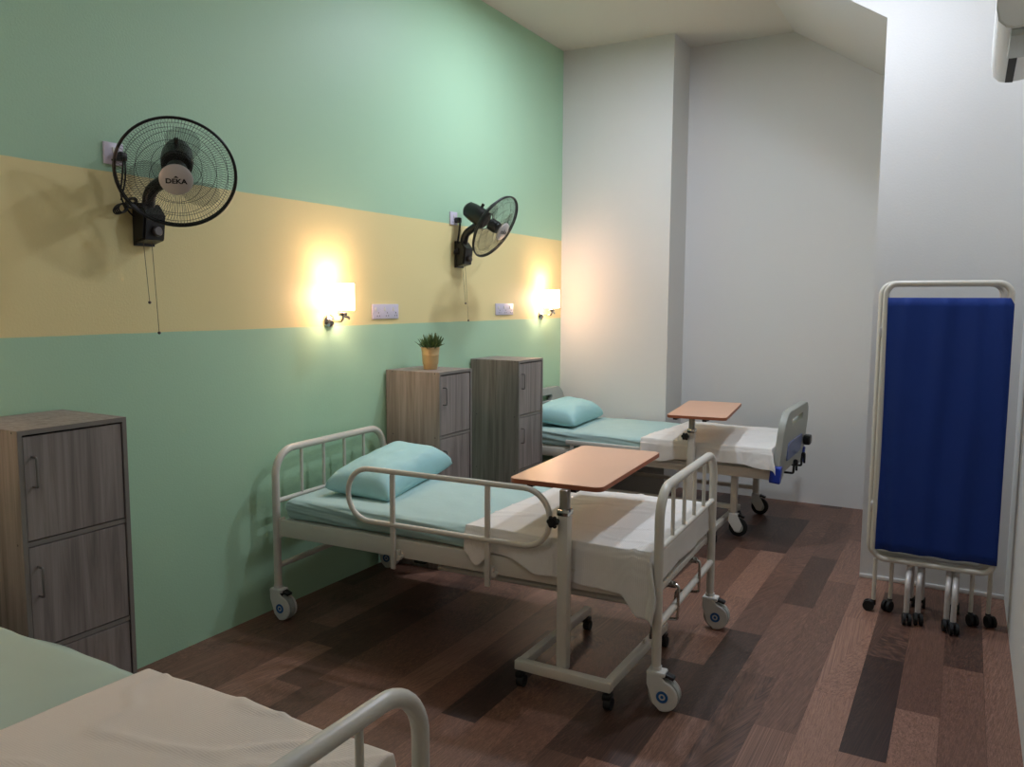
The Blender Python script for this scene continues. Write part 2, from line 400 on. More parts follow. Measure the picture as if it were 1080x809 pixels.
def make_bed_tubular(label, loc, rz, rail=True, ztop=(.855, .875)):
    """cream tubular ward bed; head at -x"""
    b = thing('hospital_bed', label, 'bed', loc, rz)
    HL, HW = .98, .45; S_ = M['cream_steel']
    for side, zt in ((-1, ztop[0]), (1, ztop[1])):
        x = side*HL
        e = MB().tube([(x, -HW, .165), (x, -HW, zt), (x, HW, zt), (x, HW, .165)], .019, fillet=.125, seg=16, fseg=10)
        eo = e.build('headboard' if side < 0 else 'footboard', S_, b)
        zr = .64 if side > 0 else .60
        MB().cyl((x, -HW, zr), (x, HW, zr), .0125).build('lower_rail', S_, eo)
        for k in range(4):
            y = -HW+.19+(2*HW-.38)*k/3
            MB().cyl((x, y, zr), (x, y, zt-.008), .0085, seg=12).build('spindle', S_, eo)
        MB().cyl((x, -HW, .33 if side > 0 else .27), (x, HW, .33 if side > 0 else .27), .015).build('cross_bar', S_, eo)
        for sy in (-1, 1): caster(b, x, sy*HW)
    fr = MB()
    for sy in (-1, 1):
        fr.box((-.02, sy*(HW-.01), .468), (1.90, .028, .085), bevel=.004)
        for x in (-.955, .955): fr.box((x, sy*(HW-.012), .468), (.012, .036, .10), bevel=.003)
        fr.cyl((-.1, sy*.33, .365), (.93, sy*.33, .365), .014).cyl((-.1, sy*.33, .40), (-.1, sy*.33, .45), .012)
    for x in (-.96, -.45, .1, .55, .95): fr.box((x, 0, .45), (.03, .86, .03), bevel=.003)
    fr.build('frame', S_, b)
    MB().box((0, 0, .503), (1.88, .84, .012), bevel=.003).build('deck', S_, b)
    mech = MB().cyl((-.25, .12, .40), (.85, .16, .41), .016).cyl((-.25, -.16, .40), (.85, -.16, .41), .016).box((-.20, 0, .395), (.06, .7, .05), bevel=.005)
    mech.build('lift_rods', M['rubber'], b, label='dark lifting rods under the deck')
    crank(b, -.20); crank(b, .16)
    if rail:
        y = -HW-.035
        r = MB().tube([(-.50, y, .585), (.53, y, .585), (.53, y, .83), (-.50, y, .83)], .0125, fillet=.118, closed=True, seg=12)
        ro = r.build('side_rail', S_, b)
        for x in (-.25, .24):
            MB().box((x, y, .60), (.024, .014, .46-.02), bevel=.003).build('rail_post', S_, ro)
            MB().box((x, y+.025, .44), (.045, .035, .05), bevel=.004).cyl((x+.03, y, .435), (x+.03, y+.03, .435), .01).build('rail_bracket', S_, ro)
    return b

def sheet_mattress(name, label, loc, rz, L, W_, z0, z1, m, folds=.006, seed=0):
    """mattress wrapped in a pulled sheet, rounded box with creases on its sides"""
    bm = bmesh.new(); nx, ny, nz = 120, 60, 16
    bmesh.ops.create_cube(bm, size=1)
    bmesh.ops.subdivide_edges(bm, edges=bm.edges[:], cuts=1, use_grid_fill=True)
    bm.free(); bm = bmesh.new()
    def P(u, v, w_):
        x, y, z = u*L/2, v*W_/2, z0+(w_+1)/2*(z1-z0)
        r = .028
        cx = max(-L/2+r, min(L/2-r, x)); cy = max(-W_/2+r, min(W_/2-r, y)); cz = max(z0+r, min(z1-r, z))
        d = Vector((x-cx, y-cy, z-cz))
        if d.length > r: d = d.normalized()*r
        q = Vector((cx, cy, cz))+d
        side = max(0, abs(v)-.97)*33; top = 1 if w_ > .9 else 0
        s_ = (noise.noise(Vector((x*1.6+z*9+seed, 3.1*seed, z*30+x*2.4)))+.5*noise.noise(Vector((x*3+z*6, seed, z*62+x*5))))*folds*2.0*(1-top)
        s_ += abs(noise.noise(Vector((x*2.2+seed*7, y*9, 1))))*folds*.3
        q.y += math.copysign(s_, v)*(1 if abs(v) > .95 else 0)
        q.z += top*(folds*.35*noise.noise(Vector((x*2.6-y*1.2, y*7+x*5, seed+6))) + noise.noise(Vector((x*4, y*3, seed)))*.006 + noise.noise(Vector((x*1.4+y*3, x*9-y*2, seed+3)))*.003)
        return q
    vd = {}
    def V(i, j, k):
        key = (i, j, k)
        if key not in vd: vd[key] = bm.verts.new(P(2*i/nx-1, 2*j/ny-1, 2*k/nz-1))
        return vd[key]
    for i in range(nx):
        for j in range(ny):
            for k, fl in ((0, 1), (nz, 0)):
                bm.faces.new((V(i, j, k), V(i+1, j, k), V(i+1, j+1, k), V(i, j+1, k)))
        for k in range(nz):
            for j in (0, ny): bm.faces.new((V(i, j, k), V(i+1, j, k), V(i+1, j, k+1), V(i, j, k+1)))
    for j in range(ny):
        for k in range(nz):
            for i in (0, nx): bm.faces.new((V(i, j, k), V(i, j+1, k), V(i, j+1, k+1), V(i, j, k+1)))
    bmesh.ops.recalc_face_normals(bm, faces=bm.faces)
    me = bpy.data.meshes.new(name); bm.to_mesh(me); bm.free()
    o = link_mesh(name, me, m, None, 180); o.location = loc; o.rotation_euler.z = rz
    tag(o, label, 'mattress'); return o

def pillow(label, loc, rot, a, b, h, m, seed=0):
    bm = bmesh.new(); n = 40; top, bot = [], []
    for i in range(n+1):
        rt, rb = [], []
        for j in range(n+1):
            u, v = 2*i/n-1, 2*j/n-1
            px = a*u*(1-.10*(1-v*v)) ; py = b*v*(1-.08*(1-u*u))
            hh = h*(max(0, 1-abs(u)**3.2)*max(0, 1-abs(v)**4.0))**.42
            edge = max(abs(u), abs(v))
            nz_ = noise.noise(Vector((px*7+seed, py*7, 0)))*.012 + noise.noise(Vector((px*16, py*5+seed, 4)))*.006
            cr = .006*math.sin(18*(u-v)+seed)*max(0, edge-.55)
            k = 1-edge**6
            vt = bm.verts.new((px, py, hh+(nz_+cr)*k))
            vb = vt if edge > .999 else bm.verts.new((px, py, -hh*.42+nz_*.3*k))
            rt.append(vt); rb.append(vb)
        top.append(rt); bot.append(rb)
    for i in range(n):
        for j in range(n):
            bm.faces.new((top[i][j], top[i+1][j], top[i+1][j+1], top[i][j+1]))
            bm.faces.new((bot[i][j+1], bot[i+1][j+1], bot[i+1][j], bot[i][j]))
    bmesh.ops.recalc_face_normals(bm, faces=bm.faces)
    me = bpy.data.meshes.new('pillow'); bm.to_mesh(me); bm.free()
    o = link_mesh('pillow', me, m, None, 180); o.location = loc; o.rotation_euler = rot
    tag(o, label, 'pillow'); return o

def blanket(name, label, loc, rz, x0, x1, hw, ztop, near_hang, far_hang, foot_hang, m, seed=0, thick=.005, head_skew=.03):
    """sheet draped over a mattress: near_hang(x) gives the drop on the -y side"""
    NS, NT = 130, 120
    bm = bmesh.new(); g = []
    Ltot = (x1-x0)+foot_hang
    for i in range(NS+1):
        s_ = i/NS*Ltot
        row = []
        for j in range(NT+1):
            t = j/NT
            x = x0+min(s_, x1-x0); df = max(0, s_-(x1-x0))
            hn, hf = near_hang(x), far_hang
            tot = hn+2*hw+hf
            # sample t so the near hang always has its share of rows
            if t < .3: d = hn*(1-t/.3); y = -hw; dn = d
            elif t > .92: dn = hf*(t-.92)/.08; y = hw
            else: dn = 0; y = -hw+2*hw*(t-.3)/.62
            near = t < .3
            x += head_skew*(y/hw)*(1-i/NS)
            drop = max(dn, df) if (dn == 0 or df == 0) else (dn**3+df**3)**(1/3)
            rr_ = .03
            z = ztop - (drop if drop > rr_ else drop*drop/(2*rr_)*1.0) - (0 if drop <= rr_ else -rr_/2)
            out = min(1, dn/.05)
            wav = noise.noise(Vector((x*7+seed, 0, seed)))*.022 + noise.noise(Vector((x*19+seed, 0, 5)))*.007
            yy = y
            if near: yy = y - out*(.010+max(0, dn)*.10) - wav*min(1, dn/.12)
            elif dn > 0: yy = y + out*.006
            xx = x + min(1, df/.05)*(.006+.06*df) + noise.noise(Vector((y*8, seed, 2)))*.008*min(1, df/.1)
            if near and df > 0: xx += .02*min(1, dn/.1)*min(1, df/.1); yy -= .03*min(1, dn/.1)*min(1, df/.1)
            if near: xx += noise.noise(Vector((x*6, dn*9, seed+2)))*.012*min(1, dn/.1)
            z += noise.noise(Vector((x*3.2+seed, y*3.2, 7)))*.006 + noise.noise(Vector((x*9, y*2.5+x*2, seed)))*.0035
            e = abs(noise.noise(Vector((x*2.4+y*1.2, y*6-x*3, seed+9))))
            z += max(0, .09-e)*.06
            row.append(bm.verts.new((xx, yy, z)))
        g.append(row)
    for i in range(NS):
        for j in range(NT): bm.faces.new((g[i][j], g[i+1][j], g[i+1][j+1], g[i][j+1]))
    bmesh.ops.recalc_face_normals(bm, faces=bm.faces)
    me = bpy.data.meshes.new(name); bm.to_mesh(me); bm.free()
    o = link_mesh(name, me, m, None, 180)
    sd = o.modifiers.new('thickness', 'SOLIDIFY'); sd.thickness = thick; sd.offset = 0
    o.location = loc; o.rotation_euler.z = rz
    tag(o, label, 'blanket'); return o

def lerp_tab(tab):
    def f(x):
        if x <= tab[0][0]: return tab[0][1]
        for (a, b), (c, d) in zip(tab, tab[1:]):
            if x <= c:
                t = (x-a)/(c-a); t = t*t*(3-2*t); return b+(d-b)*t
        return tab[-1][1]
    return f

# bed 1, in the middle of the picture
B1 = ((1.062, 3.345, 0), R(2.5))
make_bed_tubular('cream tubular hospital bed in mid room with one raised side rail', *B1)
sheet_mattress('mattress', 'mattress in pale aqua sheet on the tubular bed with the raised side rail', *B1, 1.88, .86, .512, .612, M['teal_sheet'], folds=.013, seed=1)
blanket('blanket', 'white blanket hanging over the side of the middle bed under the overbed table', *B1, .14, .95, .440, .622,
        lerp_tab([(.14, .12), (.20, .18), (.28, .12), (.36, .12), (.5, .17), (.7, .19), (.84, .19), (.92, .27), (.95, .27)]), .07, .15, M['blanket'], seed=2.3)
pillow('plump aqua pillow on the middle bed leaning towards the headboard', (.395, 3.415, .664), (R(3), R(5), R(9)), .185, .385, .132, M['pillow'], 1)

# bed 3, nearest, cut by the frame
B3 = ((1.145, .83, 0), 0)
make_bed_tubular('cream tubular hospital bed closest to the viewer with only its foot rail arch showing', *B3, rail=False, ztop=(.85, .835))
sheet_mattress('mattress', 'mattress in dull sage green sheet at the lower left corner', *B3, 1.88, .88, .512, .635, M['sage_sheet'], folds=.014, seed=5)
blanket('blanket', 'cream waffle blanket on the closest bed beside its foot rail', *B3, .10, .905, .445, .650,
        lerp_tab([(.1, .12), (.9, .14)]), .10, .13, M['cream_blanket'], seed=8.1, thick=.01, head_skew=.02)

# bed 2, at the back, with moulded head and foot panels
def make_bed_panelled(label, loc, rz):
    b = thing('hospital_bed', label, 'bed', loc, rz)
    S_ = M['cream_steel']; HW = .44
    fr = MB()
    for sy in (-1, 1):
        fr.box((0, sy*(HW-.02), .47), (1.92, .035, .07), bevel=.005)
    for x in (-.93, -.4, .2, .93): fr.box((x, 0, .455), (.035, .85, .035), bevel=.003)
    fr.build('frame', S_, b)
    MB().box((0, 0, .509), (1.86, .84, .012), bevel=.003).build('deck', S_, b)
    for x in (-.68, .68):
        for sy in (-1, 1):
            MB().box((x, sy*.33, .30), (.042, .042, .27), bevel=.004).build('leg', S_, b)
            caster(b, x, sy*.33, open_style=True)
    for sy in (-1, 1): MB().box((0, sy*.33, .20), (1.36, .03, .03), bevel=.003).build('base_rail', S_, b)
    # moulded end panels, outline in (y, z)
    def ol():
        pts = []
        for k in range(13):
            a = R(0+90*k/12); pts.append((.30+.13*math.cos(a), .73+.15*math.sin(a)))
        for k in range(13):
            a = R(90+90*k/12); pts.append((-.30+.13*math.cos(a), .73+.15*math.sin(a)))
        pts += [(-.44, .43), (-.30, .43), (-.26, .47), (.26, .47), (.30, .43), (.44, .43)]
        return pts
    for side, xo in ((-1, -.975), (1, .965)):
        mt = Matrix.Translation((xo, 0, 0)) @ Matrix.Translation((0, 0, .43)) @ Matrix.Rotation(R(5)*side, 4, 'Y') @ Matrix.Translation((0, 0, -.43)) @ Matrix(((0, 0, 1, 0), (1, 0, 0, 0), (0, 1, 0, 0), (0, 0, 0, 1)))
        p = panel2d('headboard' if side < 0 else 'footboard', [ol(), rrect(.42, .055, .026, cy=.80)], .034, .006, M['plastic_grey'], b, mt, 'grey moulded panel with handle slot')
        panel2d('inset', [rrect(.50, .12, .03, cy=.60)], .052, .004, M['blue_panel'], p, mt, 'slate blue inset')
        for sy in (-1, 1):
            panel2d('bumper', [rrect(.05, .105, .012, cx=sy*.425, cy=.475)], .056, .006, M['blue_bumper'], p, mt, 'bright blue corner bumper')
    for y in (-.15, .15):
        MB().tube([(.9, y, .44), (1.03, y, .44), (1.035, y, .53), (1.05, y, .53), (1.05, y, .46)], .008, fillet=.01, seg=8, fseg=4).build('crank_handle', M['rubber'], b, label='folded black crank handle')
    MB().box((1.035, .34, .60), (.05, .09, .07), bevel=.012).build('control_box', M['black'], b)
    # folded side rail
    y = -HW
    r = MB()
    r.box((-.05, y, .555), (1.0, .02, .035), bevel=.006)
    ro = r.build('side_rail', M['white_steel'], b)
    MB().box((-.05, y, .475), (1.0, .02, .022), bevel=.006).build('rail_bar', M['white_steel'], ro)
    for k in range(5): MB().box((-.5+k*.22, y+.002, .515), (.03, .012, .10), bevel=.003).build('rail_post', M['white_steel'], ro)
    return b
B2 = ((1.045, 5.805, 0), 0)
make_bed_panelled('far hospital bed against the white column with grey moulded footboard and blue corners', *B2)
sheet_mattress('mattress', 'mattress in pale aqua sheet on the farthest bed along the white wall', *B2, 1.88, .86, .517, .632, M['teal_sheet'], seed=9)
blanket('blanket', 'white blanket on the farthest bed reaching its moulded footboard', *B2, .08, .945, .460, .645,
        lerp_tab([(.08, .13), (.2, .165), (.35, .14), (.5, .13), (.75, .13), (.9, .15)]), .05, .12, M['blanket'], seed=4.7)
pillow('aqua pillow on the farthest bed in the wall corner', (.30, 5.80, .69), (0, R(6), R(4)), .19, .35, .125, M['pillow'], 3)

# ================================================================ OVERBED TABLES
def overbed_table(label, loc, rz_top, top_c, top_size, zt, base_x, base_y):
    t = thing('overbed_table', label, 'table', loc)
    S_ = M['cream_steel']
    rot = Matrix.Rotation(rz_top, 4, 'Z')
    mt = Matrix.Translation((top_c[0], top_c[1], zt-.0095)) @ rot
    tp = panel2d('tabletop', [rrect(top_size[0], top_size[1], .035)], .019, 0, M['beech'], t, mt)
    panel2d('edge_trim', [rrect(top_size[0]+.004, top_size[1]+.004, .037), rrect(top_size[0]-.001, top_size[1]-.001, .0345)], .0185, 0, M['beech_edge'], tp, Matrix.Translation((0, 0, -.0008)) @ mt, 'darker brown edge')
    sup = MB()
    for sx in (-1, 1):
        sup.box((top_c[0]+sx*.10, top_c[1], zt-.029), (.028, top_size[1]*.93, .018), bevel=.003)
    sup.build('support_bracket', M['black'], t)
    MB().box((0, 0, zt-.125), (.036, .036, .215), bevel=.005).build('inner_column', M['inner_tube'], t)
    zs = zt-.10
    c = MB().box((0, 0, (zs+.09)/2), (.046, .046, zs-.09), bevel=.006)
    c.build('column', S_, t)
    MB().box((0, 0, zs-.01), (.052, .052, .03), bevel=.006).build('collar', M['chrome'], t)
    k = MB()
    k.cyl((-.02, -.022, zs-.045), (-.03, -.046, zs-.045), .010)
    for q in range(6):
        a = 2*PI*q/6
        k.ball((-.032+.0*math.cos(a), -.050, zs-.045+.017*math.sin(a)), .011, scale=(1, .8, 1)) if False else k.ball((-.030+.017*math.cos(a), -.050, zs-.045+.017*math.sin(a)), .0105, seg=10, scale=(1, .8, 1))
    k.cyl((-.030, -.042, zs-.045), (-.030, -.060, zs-.045), .019)
    k.build('knob', M['black'], t, label='black star knob')
    (xa, xb), (ya, yb) = base_x, base_y
    base = MB()
    base.box(((xa+xb)/2, ya, .088), (xb-xa+.04, .04, .04), bevel=.004)
    for x in (xa, xb): base.box((x, (ya+yb)/2, .088), (.035, yb-ya, .038), bevel=.004)
    base.build('base', S_, t)
    for x in (xa, xb):
        for y in (ya, yb-.02):
            c = MB().cyl((x, y, .045), (x, y, .100), .011).box((x+.004, y-.004, .048), (.036, .046, .03), bevel=.008)
            co = c.build('caster', M['black'], t)
            MB().cyl((x-.014+.01, y-.01, .0235), (x+.016+.01, y-.01, .0235), .0235, seg=24).build('wheel', M['rubber'], co)
    for x in (xa, xb):
        MB().box((x, ya+.42, .115), (.012, .02, .016), bevel=.002).build('stop', S_, t)
    return t
overbed_table('beech topped overbed table standing over the middle bed', (1.68, 2.885, 0), R(3.5), (-.085, .445), (.41, .865), .862,
              (-.175, .215), (-.045, .645))
overbed_table('beech overbed table farther away, standing over the farthest bed', (1.475, 5.28, 0), R(7), (-.005, .35), (.39, .86), .845,
              (-.19, .17), (-.02, .66))

# ================================================================ CABINETS
def cabinet(label, y0, y1, tall, depth=.40, side_x=0.012):
    t = thing('cabinet', label, 'cabinet', (side_x, y0, 0), 0, None)
    D, Wd, H = depth-side_x, y1-y0, tall; th = .016
    b = MB()
    b.box((D/2, th/2, H/2), (D, th, H), bevel=.001).box((D/2, Wd-th/2, H/2), (D, th, H), bevel=.001)
    b.box((D/2, Wd/2, H-th/2), (D, Wd-2*th, th)).box((D/2, Wd/2, .03), (D-.01, Wd-2*th, .06)).box((.004, Wd/2, H/2), (.008, Wd-2*th, H-.04))
    body = b.build('body', M['ash_wood'], t, smooth=0)
    hs = (H-.04-th)/3
    for k in range(1, 3): MB().box((D/2, Wd/2, .045+hs*k), (D-.006, Wd-2*th, th)).build('shelf_board', M['edge_band'], body, smooth=0)
    e = MB()
    e.box((D+.0008, th/2, H/2), (.0016, th, H)).box((D+.0008, Wd-th/2, H/2), (.0016, th, H)).box((D+.0008, Wd/2, H-th/2), (.0016, Wd-2*th, th))
    e.build('edge_trim', M['edge_band'], body, smooth=0)
    MB().box((.06, Wd/2, H/2), (.01, Wd-2*th, H-.08)).build('back_panel', M['gap'], body, smooth=0)
    for k in range(3):
        za = .045+hs*k+.012; zb = .045+hs*(k+1)-.012
        d = MB().box((D-.010, Wd/2-.001, (za+zb)/2), (.016, Wd-2*th-.008, zb-za), bevel=.0012).build('door', M['ash_wood'], t, smooth=0)
        zc = (za+zb)/2+.055
        MB().tube([(D-.003, .046, zc-.05), (D+.024, .046, zc-.05), (D+.024, .046, zc+.05), (D-.003, .046, zc+.05)], .0042, fillet=.006, seg=8, fseg=3).build('handle', M['steel_handle'], d)
    dots = MB()
    for z in (.045+hs, .045+2*hs, H-.008):
        for x in (.05, D-.03): dots.cyl((x, -.0006, z), (x, .002, z), .004, seg=10)
    dots.build('screw_caps', M['dark_handle'], body)
    return t
cabinet('grey ash cabinet at the left picture edge beside the closest bed', 1.455, 1.845, 1.172)
cabinet('grey ash cabinet with the potted plant on its top', 3.850, 4.205, 1.183)
cabinet('grey ash cabinet behind the one with the plant, next to the farthest bed', 4.805, 5.165, 1.192)

# ================================================================ POTTED PLANT
pt = thing('potted_plant', 'small green plant in a gold tin pot on the middle cabinet', 'plant', (.22, 4.02, 1.184))
MB().lathe([(0, .0), (.037, .0), (.039, .004), (.0475, .080), (.0490, .082), (.0475, .085), (.052, .118), (.055, .121), (.052, .124), (.049, .120), (.045, .03), (0, .03)]).build('pot', M['tin'], pt)
MB().lathe([(0, .112), (.0495, .110), (.049, .10), (0, .10)]).build('soil', M['soil'], pt)
fo = bmesh.new(); rnd = random.Random(5)
for k in range(230):
    a = rnd.uniform(0, 2*PI); tilt = rnd.uniform(.0, .95); L = rnd.uniform(.06, .105)*(1-.18*tilt); r0_ = rnd.uniform(0, .038)
    base = Vector((math.cos(a)*r0_, math.sin(a)*r0_, .108)); d = Vector((math.cos(a)*math.sin(tilt), math.sin(a)*math.sin(tilt), math.cos(tilt)))
    sd = d.cross(Vector((rnd.uniform(-1, 1), rnd.uniform(-1, 1), rnd.uniform(-.3, .3)))).normalized(); wd = rnd.uniform(.003, .0055)
    pts = []
    for s_ in range(5):
        u = s_/4; c = base+d*L*u + Vector((0, 0, -.02*u*u*tilt)); w2 = wd*math.sin(PI*min(.97, u*.8+.15))
        pts.append((fo.verts.new(c-sd*w2), fo.verts.new(c+sd*w2)))
    for p, q in zip(pts, pts[1:]): fo.faces.new((p[0], p[1], q[1], q[0]))
pt.scale = (1.08, 1.08, 1.08)
me = bpy.data.meshes.new('foliage'); fo.to_mesh(me); fo.free(); link_mesh('foliage', me, M['leaf'], pt, 180)

# ================================================================ WALL LAMPS
def sconce(label, y, z=1.56):
    t = thing('wall_lamp', label, 'lamp', (0, y, z), 0, 'wall lamps above the bed heads')
    mx = Matrix.Translation((0, 0, -.075)) @ Matrix.Rotation(R(90), 4, 'Y')
    MB().lathe([(0, .0), (.040, .0), (.040, .006), (.034, .018), (.020, .028), (0, .032)], mx).build('back_plate', M['chrome'], t)
    MB().tube([(.02, 0, -.075), (.105, 0, -.075), (.105, 0, -.035)], .008, fillet=.02, seg=10).tube([(.105, 0, -.052), (.105, .045, -.052), (.105, .052, -.064)], .006, fillet=.004, seg=8).build('arm', M['chrome'], t)
    MB().lathe([(0, -.045), (.022, -.045), (.026, -.035), (.026, -.028), (0, -.026)], Matrix.Translation((.105, 0, 0))).build('shade_holder', M['chrome'], t)
    MB().lathe([(.050, -.010), (.064, -.015), (.064, .128), (.0615, .128), (.0615, -.012)], Matrix.Translation((.105, 0, 0)), 40).build('lamp_shade', M['glass_shade'], t, label='glowing white frosted glass cylinder')
    ld = bpy.data.lights.new('wall_lamp_bulb', 'POINT'); ld.energy = LAMP_W; ld.color = (1.0, .70, .52); ld.shadow_soft_size = .018
    lo = bpy.data.objects.new('bulb', ld); COL.objects.link(lo); lo.parent = t; lo.location = (.105, 0, .05)
    return t
sconce('glowing wall lamp between the large fan and the potted plant', 3.365)
sconce('glowing wall lamp near the room corner above the farthest bed', 5.885)
sconce('glowing wall lamp beyond the left picture edge above the closest bed', .96)

# ================================================================ WALL OUTLETS
def outlet(label, yc, zc, wdt, hgt, gangs, group=None):
    t = thing('wall_socket', label, 'socket', (0, yc, zc))
    MB().box((.005, 0, 0), (.010, wdt, hgt), bevel=.003).build('cover_plate', M['plastic_outlet'], t)
    for k in range(gangs):
        y = (k-(gangs-1)/2)*wdt/gangs
        sw = MB().box((.0115, y-.012 if gangs > 1 else y, .014), (.004, .014, .022), bevel=.001).build('switch', M['plastic_white'], t)
        ho = MB()
        for dy, dz in ((0, .0), (-.011, -.018), (.011, -.018)): ho.box((.0104, y+.012+dy if gangs > 1 else y+dy, -.008+dz), (.0012, .004, .007))
        ho.build('socket_holes', M['gap'], t, smooth=0)
    return t
outlet('double white wall socket right of the nearer visible wall lamp', 3.86, 1.533, .25, .088, 3)
outlet('double white wall socket just left of the corner wall lamp', 5.29, 1.537, .26, .086, 3)
outlet('white wall socket where the large near fan is plugged in', 2.115, 2.185, .088, .088, 1)
outlet('white wall socket where the far side-turned fan is plugged in', 4.60, 2.150, .086, .086, 1)

# ================================================================ WALL FANS
def wall_fan(label, y, z, centre, n, wall_plug, cords, roll_deg=0):
    t = thing('wall_fan', label, 'fan', (0, y, z))
    K = M['black']
    MB().prism([(0.001, -.046, -.078), (0.001, .046, -.078), (0.001, .045, .10), (0.001, -.045, .10)], (.022, 0, 0), bevel=.004).build('wall_bracket', K, t)
    cb = MB().prism([(.02, -.052, -.07), (.080, -.052, -.055), (.095, -.052, .05), (.06, -.052, .095), (.02, -.052, .085)], (0, .104, 0), bevel=.008).build('control_box', K, t)
    MB().lathe([(0, 0), (.021, 0), (.021, .010), (.017, .014), (0, .014)], Matrix.Translation((.090, .004, -.02)) @ Matrix.Rotation(R(84), 4, 'Y')).build('speed_knob', M['dark_handle'], cb)
    C = Vector(centre)-Vector((0, y, z)); n = Vector(n).normalized()
    pivot = C-n*.145
    dn = (pivot+Vector((0, 0, -.05)))
    MB().tube([(.045, 0, .06), (.06, 0, .15), tuple(dn)], .026, fillet=.04, seg=12).ball(dn, .034).build('arm', K, t)
    head = bpy.data.objects.new('fan_head', None)
    zax = n; side = Vector((0, 0, 1)).cross(n).normalized(); upv = n.cross(side)
    HM = Matrix((( side.x, upv.x, zax.x, C.x), (side.y, upv.y, zax.y, C.y), (side.z, upv.z, zax.z, C.z), (0, 0, 0, 1)))
    Rg = .222
    # motor housing
    MB().lathe([(0, -.265), (.034, -.262), (.052, -.245), (.060, -.20), (.063, -.13), (.060, -.095), (.050, -.085), (0, -.083)], HM, 28).build('motor_housing', K, t)
    MB().cyl(HM @ Vector((0, .05, -.16)), HM @ Vector((0, .085, -.16)), .010).build('oscillation_knob', K, t)
    # guard: dome profile functions (front +z, back -z)
    def zf(r): return .062*(1-(r/Rg)**2.4)
    def zb(r): return -.075*(1-(r/Rg)**4)
    for nm, zfun, ri in (('front_grille', zf, .042), ('rear_grille', zb, .055)):
        g = MB()
        nwire = 110
        for k in range(nwire):
            a = 2*PI*k/nwire; ca, sa = math.cos(a), math.sin(a)
            pts = []
            for q in range(7):
                r = ri+(Rg-ri)*q/6; aa = a+(.18*(1-q/6) if nm == 'front_grille' else 0)
                pts.append(HM @ Vector((math.cos(aa)*r, math.sin(aa)*r, zfun(r))))
            g.tube(pts, .0006, seg=4, cap=False)
        for r in (ri, .095, .150, .192):
            g.tube([HM @ Vector((math.cos(2*PI*k/40)*r, math.sin(2*PI*k/40)*r, zfun(r))) for k in range(40)], .0009 if r > ri else .003, seg=5, closed=True)
        g.build(nm, K, t, smooth=180)
    MB().tube([HM @ Vector((math.cos(2*PI*k/64)*Rg, math.sin(2*PI*k/64)*Rg, 0)) for k in range(64)], .0055, seg=10, closed=True).tube([HM @ Vector((math.cos(2*PI*k/64)*(Rg-.003), math.sin(2*PI*k/64)*(Rg-.003), -.010)) for k in range(64)], .0045, seg=8, closed=True).build('guard_ring', K, t)
    # blades
    hubo = MB().lathe([(0, -.045), (.040, -.045), (.042, .0), (.036, .020), (0, .024)], HM, 28).build('blade_hub', K, t)
    for b_ in range(3):
        bm = bmesh.new(); a0 = R(roll_deg+120*b_); rows = []
        for i in range(9):
            r = .035+(.185-.035)*i/8; span = R(34)*(1+.75*math.sin(PI*min(1, i/8*.85+.08)))*.85
            row = []
            for j in range(9):
                u = j/8-.5; rr_ = r*(1-.10*(2*u)**2*(i/8)); aa = a0+u*span*1.25+.25*i/8
                row.append(bm.verts.new(HM @ Vector((math.cos(aa)*rr_, math.sin(aa)*rr_, -.012+.045*u*(1-.2*i/8)))))
            rows.append(row)
        for i in range(8):
            for j in range(8): bm.faces.new((rows[i][j], rows[i+1][j], rows[i+1][j+1], rows[i][j+1]))
        me = bpy.data.meshes.new('blade'); bm.to_mesh(me); bm.free()
        bo = link_mesh('blade', me, M['fan_blade'], t, 180)
        sd_ = bo.modifiers.new('thickness', 'SOLIDIFY'); sd_.thickness = .0022
    # badge with its lettering
    bd = MB().lathe([(0, .069), (.054, .067), (.062, .062), (.062, .056), (0, .056)], HM, 40).build('badge', M['silver'], t, label='silver round centre badge')
    cu = bpy.data.curves.new('lettering', 'FONT'); cu.body = 'DEKA'; cu.size = .027; cu.align_x = 'CENTER'; cu.align_y = 'CENTER'; cu.extrude = .0006; cu.offset = .0009
    to = bpy.data.objects.new('tmp', cu); COL.objects.link(to)
    me = bpy.data.meshes.new_from_object(to.evaluated_get(bpy.context.evaluated_depsgraph_get())); bpy.data.objects.remove(to)
    me.transform(HM @ Matrix.Translation((0, -.004, .0685)) @ Matrix.Scale(1.12, 4, (1, 0, 0)))
    me.materials.clear(); link_mesh('lettering', me, M['black'], bd, 0, 'black capital letters DEKA')
    MB().prism([HM @ Vector(p) for p in ((-.010, .011, .0682), (.010, .011, .0682), (0, .019, .0682))], tuple(HM.to_3x3() @ Vector((0, 0, .001)))).build('emblem', M['black'], bd, smooth=0)
    # pull cords
    for (dy, z1) in cords:
        c = MB().cyl((.055, dy, -.062), (.080, dy, z1-z), .0012, seg=6).build('pull_cord', M['cord'], t)
        MB().ball((.080, dy, z1-z), .0065, seg=10).build('bead', M['dark_handle'], c)
    # power cable with plug
    py, pz_ = wall_plug[0]-y, wall_plug[1]-z
    MB().box((.032, py+.016, pz_-.012), (.040, .034, .036), bevel=.007).build('plug', K, t)
    cab = MB().tube([(.045, py+.015, pz_-.03), (.040, py+.012, pz_-.09), (.030, py+.005, pz_-.17), (.024, py+.04, pz_-.225), (.02, -.02, .02)], .0035, fillet=.03, seg=6, fseg=5)
    cab.tube([(.050, py+.020, pz_-.03), (.035, py+.030, pz_-.10), (.028, py+.01, pz_-.185)], .0035, fillet=.03, seg=6, fseg=5)
    cy, cz = py+.030, pz_-.205
